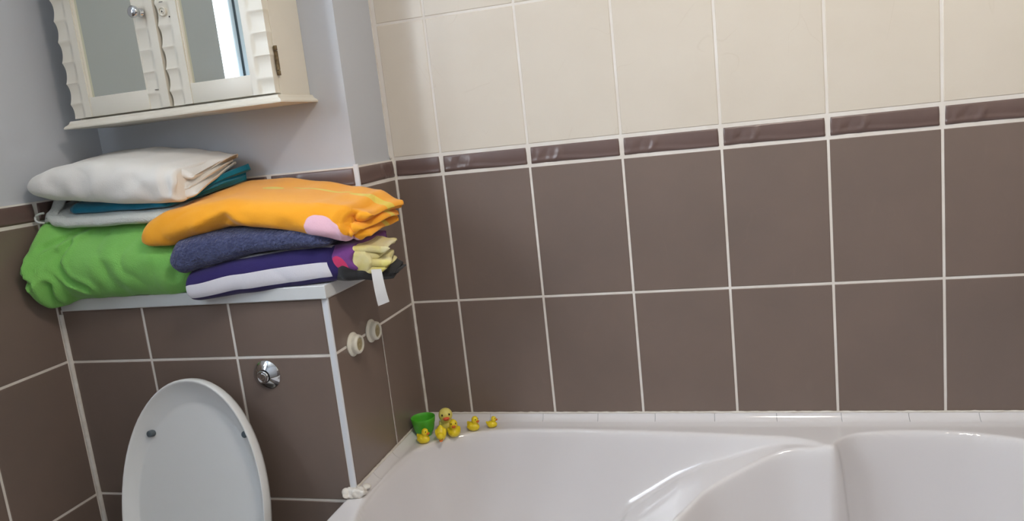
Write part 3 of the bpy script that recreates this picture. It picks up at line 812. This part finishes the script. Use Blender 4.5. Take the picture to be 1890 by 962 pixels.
# lace corner flap and loop at its left end
bm = bmesh.new()
R0 = []
for i in range(15):
    t = i / 14
    yy = -0.392 + 0.05 * t; z = 0.292 + 0.052 * t + 0.004 * math.sin(t * 9); x = -0.586 - 0.006 * math.sin(t * PI) 
    wv = 0.0022 * math.sin(t * 44)
    R0.append([(x + wv - .004, yy - .002, z + .002), (x + .010, yy - .004, z + .004), (x + .026, yy, z + .006), (x + .026, yy + .002, z + .003), (x + .010, yy, z + .001), (x + wv - .004, yy, z - .001)])
loft(bm, R0)
obj('lace_edge', bm, 'f_pale', p_, smooth=True)
bm = bmesh.new(); P = [(-0.583 - 0.022 * math.sin(PI * i / 14), -0.398 - .004 * i / 14, 0.301 + 0.008 * math.cos(PI * i / 14) + (0.003 if i < 7 else 0)) for i in range(15)]
tube(bm, P, 0.0022, 8); obj('hanging_loop', bm, 'f_pale', p_, smooth=True)
t_ = towel('teal_towel', [
    (-0.548, -0.372, -0.21, .304, .318, .325, .342),
    (-0.52, -0.388, -0.20, .299, .322, .322, .348),
    (-0.42, -0.392, -0.20, .297, .322, .322, .350),
    (-0.31, -0.388, -0.20, .296, .318, .325, .356),
    (-0.292, -0.380, -0.205, .298, .314, .330, .364)],
    [(0, .30, 0, True, -.010), (0, (.52, .985), .03, True, 0), (0, (.02, .50), .05, True, -.006)], 'f_teal', '', amp=0.003, seed=13, roundL=0.01, roundR=0.006, skew=0.056, sag=clampy)
tag(t_, 'teal towel sandwiched between the pale towel and the big white one', 'towel', TG)
def sag_white(v, s, t, x):
    v = clampy(v, s, t, x)
    k = max(0, 1 - s * 2.0)
    creases(v, s, [([(-.458, .39), (-.456, .33)], .014, .0018), ([(-.347, .36), (-.318, .330)], .010, .002), ([(-.414, .330), (-.374, .346), (-.325, .378)], .012, .0025), ([(-.53, .37), (-.50, .345)], .012, .002), ([(-.29, .375), (-.283, .33)], .006, .003)])
    return v
w_ = towel('white_towel', [
    (-0.606, -0.415, -0.26, .350, .378, .362, .410),
    (-0.585, -0.418, -0.22, .342, .386, .356, .418),
    (-0.545, -0.422, -0.20, .330, .394, .352, .421),
    (-0.46, -0.422, -0.20, .318, .398, .350, .420),
    (-0.38, -0.418, -0.20, .308, .392, .350, .409),
    (-0.31, -0.410, -0.20, .300, .380, .350, .394),
    (-0.275, -0.402, -0.205, .298, .368, .358, .386),
    (-0.258, -0.392, -0.21, .302, .358, .362, .384)],
    [(0, .3, 0, True, -.012), (0, (.66, .985), .15, True, .006), (0, (.36, .67), .10, True, .000), (0, (.02, .37), .13, True, .002)], 'f_white', '', sp_=0.9, amp=0.0035, seed=21, roundL=0.03, roundR=0.007, skew=0.0, sag=sag_white, wr=(8, 20))
tag(w_, 'big white towel on top of the left half of the pile', 'towel', TG)
bm = bmesh.new(); R0 = []
for i in range(9):
    t = i / 8; th = -1.2 + 2.2 * t
    c_ = Vector((-0.6045, -0.424 + 0.006 * math.cos(th * 1.3), 0.365 + 0.017 * math.sin(th)))
    R0.append([c_ + Vector((0.0, -0.004, 0)), c_ + Vector((0.012, -0.005, 0)), c_ + Vector((0.012, 0.004, 0)), c_ + Vector((0.0, 0.004, 0))])
# right stack -------------------------------------------------------
def sag_r(v, s, t, x):
    v.y = min(v.y, YP - 0.006); return v
n_ = towel('striped_towel', [
    (-0.268, -0.430, -0.20, .119, .176, .135, .190),
    (-0.25, -0.428, -0.20, .116, .182, .135, .195),
    (-0.16, -0.412, -0.20, .122, .196, .135, .200),
    (-0.06, -0.396, -0.20, .128, .202, .135, .205),
    (0.00, -0.380, -0.20, .133, .202, .136, .205),
    (0.030, -0.365, -0.205, .136, .196, .137, .200)],
    [(0, .24, 0, False, 0), (.28, .1, .08, True, -.012)], 'f_stripe', '', amp=0.0025, seed=31, roundL=0.012, roundR=0.012, sag=sag_r, wr=(9, 20))
tag(n_, 'navy and white striped towel at the bottom right of the pile', 'towel', TG)
sl = towel('slate_blue_towel', [
    (-0.290, -0.438, -0.22, .178, .226, .200, .245),
    (-0.265, -0.440, -0.20, .170, .238, .200, .255),
    (-0.22, -0.428, -0.20, .180, .246, .203, .260),
    (-0.18, -0.416, -0.20, .186, .248, .205, .262),
    (-0.13, -0.410, -0.20, .198, .246, .207, .262),
    (-0.05, -0.400, -0.20, .200, .240, .206, .255),
    (0.0, -0.392, -0.20, .202, .232, .206, .245),
    (0.020, -0.382, -0.21, .200, .222, .206, .235)],
    [(0, .3, 0, True, 0)], 'f_slate', '', amp=0.004, seed=37, roundL=0.022, roundR=0.016, sag=sag_r)
tag(sl, 'slate blue terry towel between the orange and the striped towel', 'towel', TG)
def sag_o(v, s, t, x):
    v.y = min(v.y, YP - 0.006)
    k = max(0, 1 - s * 2.4)
    creases(v, s, [([(-.200, .252), (-.160, .268), (-.134, .238)], .010, .010), ([(.10, .285), (.062, .250), (.058, .210)], .004, .008), ([(-.28, .236), (-.22, .248)], .010, .005), ([(-.05, .25), (-.02, .23)], .010, .003), ([(.03, .29), (.06, .255)], .008, .003)])
    return v
o_ = towel('orange_towel', [
    (-0.352, -0.425, -0.25, .224, .258, .270, .300),
    (-0.330, -0.432, -0.21, .213, .276, .268, .312),
    (-0.29, -0.430, -0.20, .215, .292, .262, .322),
    (-0.24, -0.425, -0.20, .232, .300, .262, .329),
    (-0.17, -0.418, -0.20, .246, .300, .260, .325),
    (-0.08, -0.408, -0.20, .240, .292, .250, .312),
    (0.00, -0.400, -0.20, .218, .284, .236, .297),
    (0.045, -0.390, -0.20, .200, .274, .226, .284),
    (0.080, -0.375, -0.205, .194, .258, .216, .262)],
    [(0, .3, 0, True, -.016), (0, (.62, .985), .13, True, .012), (0, (.33, .63), .05, True, .004), (0, (.02, .34), .12, True, .000)], 'f_orange', '', sp_=0.55, xw=.007, amp=0.005, seed=43, roundL=0.035, roundR=0.014, skew=0.006, sag=sag_o, wr=(8, 19))
tag(o_, 'orange towel with yellow and pink print on top of the right half of the pile', 'towel', TG)
pu = towel('purple_towel', [
    (-0.02, -0.365, -0.21, .160, .198, .170, .205),
    (0.03, -0.368, -0.21, .146, .200, .160, .205),
    (0.056, -0.362, -0.21, .146, .200, .158, .203)],
    [(0, .34, 0, True, 0)], 'f_purple', '', nx=24, amp=0.002, seed=51, roundL=0.006, roundR=0.006, sag=sag_r)
tag(pu, 'purple and pink towel end squeezed beside the striped towel', 'towel', TG)
bk = towel('black_cloth', [
    (-0.01, -0.356, -0.21, .137, .164, .138, .165),
    (0.035, -0.372, -0.21, .1345, .170, .136, .165),
    (0.06, -0.352, -0.23, .132, .160, .138, .162),
    (0.082, -0.335, -0.25, .124, .146, .136, .156),
    (0.106, -0.315, -0.265, .122, .136, .132, .146)],
    [(0, .3, 0, False, 0), (.36, .1, .2, True, .006)], 'black', '', nx=40, amp=0.004, seed=57, roundL=0.006, roundR=0.004, sag=sag_r, wr=(14, 34))
tag(bk, 'crumpled black cloth under the pale yellow cloth at the shelf corner', 'cloth', TG)
ye = towel('yellow_cloth', [
    (0.042, -0.350, -0.26, .156, .192, .163, .196),
    (0.054, -0.358, -0.255, .144, .198, .153, .199),
    (0.074, -0.350, -0.255, .138, .196, .148, .199),
    (0.094, -0.335, -0.26, .138, .190, .146, .196)],
    [(0, .3, 0, True, -.016), (0, (.74, .985), .02, True, .012), (0, (.50, .74), .06, True, -.002), (0, (.26, .50), .03, True, .010), (0, (.02, .26), .05, True, .006)], 'f_yellow', '', nx=36, amp=0.0035, seed=61, roundL=0.008, roundR=0.004, skew=-0.012, sag=sag_r, wr=(16, 36))
tag(ye, 'pale yellow patterned cloth below the right end of the orange towel', 'cloth', TG)
bm = bmesh.new(); R0 = []
for i in range(13):
    t = i / 12; z = 0.152 - 0.066 * t; y = -0.352 - 0.004 * math.sin(t * 2.4) - 0.006 * (1 - t); x = 0.096 + 0.004 * t; wd = 0.0095 + 0.0015 * t
    R0.append([(x - wd, y, z - .004 * t), (x + wd, y + .003, z + .003 * t), (x + wd, y + .0036, z + .003 * t), (x - wd, y + .0006, z - .004 * t)])
loft(bm, R0); M['labelm'] = mat('label_ribbon', (222, 220, 218), 0.6)
obj('care_label', bm, 'labelm', ye)['label'] = 'blank white care label hanging down'

# ------------------------------------------------------------------ green cup
CS = Matrix.Scale(1.2, 4)
cup = empty('plastic_cup', (0.0300, -0.094, RIM), 'green plastic cup in the bath corner behind a duck', 'cup')
bm = bmesh.new()
lathe(bm, [(0, .0), (.0120, .0), (.0130, .0015), (.0132, .004), (.0150, .0055), (.0178, .010), (.0198, .018), (.0208, .024), (.0216, .0255), (.0226, .032), (.0230, .0350), (.0226, .0362), (.0217, .0355), (.0208, .030), (.0192, .020), (.0160, .010), (.0120, .006), (0, .005)], CS, 48)
obj('cup_body', bm, 'cup', cup, smooth=True, angle=60)

# ------------------------------------------------------------------ rubber ducks
DG = 'rubber ducks on the bath rim'
def duck(loc, rz, size, label, bm_name='duck', tilt=(0, 0)):
    """local +x is forward; size = body length"""
    s = size
    bm = bmesh.new()
    N, Mv = 26, 16
    # body: flattened egg with raised tail
    rings = []
    for i in range(N + 1):
        t = i / N; x = -0.52 + 1.04 * t
        r = math.sin(PI * min(1, max(0, t))) ** 0.55
        up = 0.20 * max(0, (0.30 - t) / 0.30) ** 1.6
        w_ = 0.36 * r * (1 - 0.35 * max(0, (0.32 - t) / 0.32)); h = 0.27 * r * (1 - 0.30 * max(0, (0.32 - t) / 0.32))
        ring = []
        for k in range(Mv):
            a_ = 2 * PI * k / Mv; zz_ = h * math.sin(a_)
            if zz_ < -0.2: zz_ = -0.2 + (zz_ + 0.2) * 0.2
            ring.append((x * s, w_ * math.cos(a_) * s, (0.215 + zz_ + up) * s))
        rings.append(ring)
    loft(bm, rings)
    ellipsoid(bm, (0.20 * s, 0, 0.40 * s), (0.19 * s, 0.18 * s, 0.16 * s))        # neck
    ellipsoid(bm, (0.235 * s, 0, 0.605 * s), (0.235 * s, 0.225 * s, 0.225 * s))     # head
    for sy in (-1, 1):
        ellipsoid(bm, (-0.06 * s, sy * 0.31 * s, 0.27 * s), (0.22 * s, 0.07 * s, 0.12 * s), (0, -0.25, 0))
    o = obj(bm_name, bm, 'duck', None, smooth=True)
    rm = o.modifiers.new('blend', 'REMESH'); rm.mode = 'VOXEL'; rm.voxel_size = s * 0.024; rm.use_smooth_shade = True
    sm = o.modifiers.new('smooth', 'SMOOTH'); sm.iterations = 5; sm.factor = 0.5
    o.location = loc; o.rotation_euler = (tilt[0], tilt[1], rz); o.scale = (1, 1, 1.22); tag(o, label, 'duck', DG)
    bm = bmesh.new(); ellipsoid(bm, (0.49 * s, 0, 0.575 * s), (0.115 * s, 0.125 * s, 0.040 * s), (0, -0.25, 0), 16, 10); ellipsoid(bm, (0.47 * s, 0, 0.53 * s), (0.085 * s, 0.10 * s, 0.028 * s), (0, 0.2, 0), 16, 10)
    obj('beak', bm, 'beak', o, smooth=True)
    for sy in (-1, 1):
        bm = bmesh.new(); ellipsoid(bm, (0.405 * s, sy * 0.115 * s, 0.675 * s), (0.032 * s, 0.032 * s, 0.042 * s), (0, 0, 0), 10, 8); obj('eye', bm, 'eye', o, smooth=True)
    return o
Z0 = RIM + 0.0005
duck((0.043, -0.136, Z0), -0.35, 0.034, 'small yellow rubber duck in front of the green cup')
duck((0.102, -0.097, Z0), -1.15, 0.041, 'yellow rubber duck facing outwards beside the tall pale duck')
duck((0.137, -0.066, Z0), -0.45, 0.034, 'yellow rubber duck alone, second from the right end of the row')
duck((0.176, -0.050, Z0), 0.0, 0.026, 'smallest yellow rubber duck at the right end of the row')
duck((0.077, -0.112, Z0 + .012), 2.2, 0.034, 'yellow rubber duck toppled over below the tall pale duck', tilt=(0, 0.0)).rotation_euler = (0, 1.15, -1.25)
# tall pale duck standing upright
bm = bmesh.new()
ellipsoid(bm, (0, 0, .015), (.0150, .0155, .015)); ellipsoid(bm, (.001, 0, .027), (.012, .012, .010)); ellipsoid(bm, (.001, 0, .0395), (.0158, .0160, .0165))
for sy in (-1, 1): ellipsoid(bm, (-.001, sy * .0142, .018), (.006, .003, .010)); ellipsoid(bm, (.007, sy * .007, .0025), (.009, .005, .0028))
td = obj('duck', bm, 'duckpale', None, smooth=True)
rm = td.modifiers.new('blend', 'REMESH'); rm.mode = 'VOXEL'; rm.voxel_size = 0.0009; rm.use_smooth_shade = True
sm = td.modifiers.new('smooth', 'SMOOTH'); sm.iterations = 6; sm.factor = 0.5
td.location = (0.077, -0.074, Z0); td.rotation_euler = (0, 0, -1.15); tag(td, 'tall pale yellow standing duck with coral beak beside the green cup', 'duck', DG)
bm = bmesh.new(); ellipsoid(bm, (.0175, 0, .0370), (.006, .0078, .0028)); ellipsoid(bm, (.0165, 0, .0340), (.0045, .0062, .0022)); obj('beak', bm, 'beakred', td, smooth=True)
for sy in (-1, 1):
    bm = bmesh.new(); ellipsoid(bm, (.0145, sy * .0080, .0445), (.0018, .0018, .0026), (0, 0, 0), 12, 8); obj('eye', bm, 'eye', td, smooth=True)

# ------------------------------------------------------------------ ceiling lamp
lp = empty('ceiling_lamp', (0.95, -1.05, CZ), 'round white ceiling lamp above the bath', 'lamp')
bm = bmesh.new(); lathe(bm, [(0, -.001), (.17, -.001), (.17, -.03), (.155, -.035), (.15, -.03), (0, -.03)], None, 48); obj('lamp_base', bm, 'plastic', lp, smooth=True, angle=40)
bm = bmesh.new(); lathe(bm, [(.15, -.03), (.145, -.05), (.11, -.07), (.05, -.082), (0, -.085)], None, 48); obj('diffuser', bm, 'lampglow', lp, smooth=True)
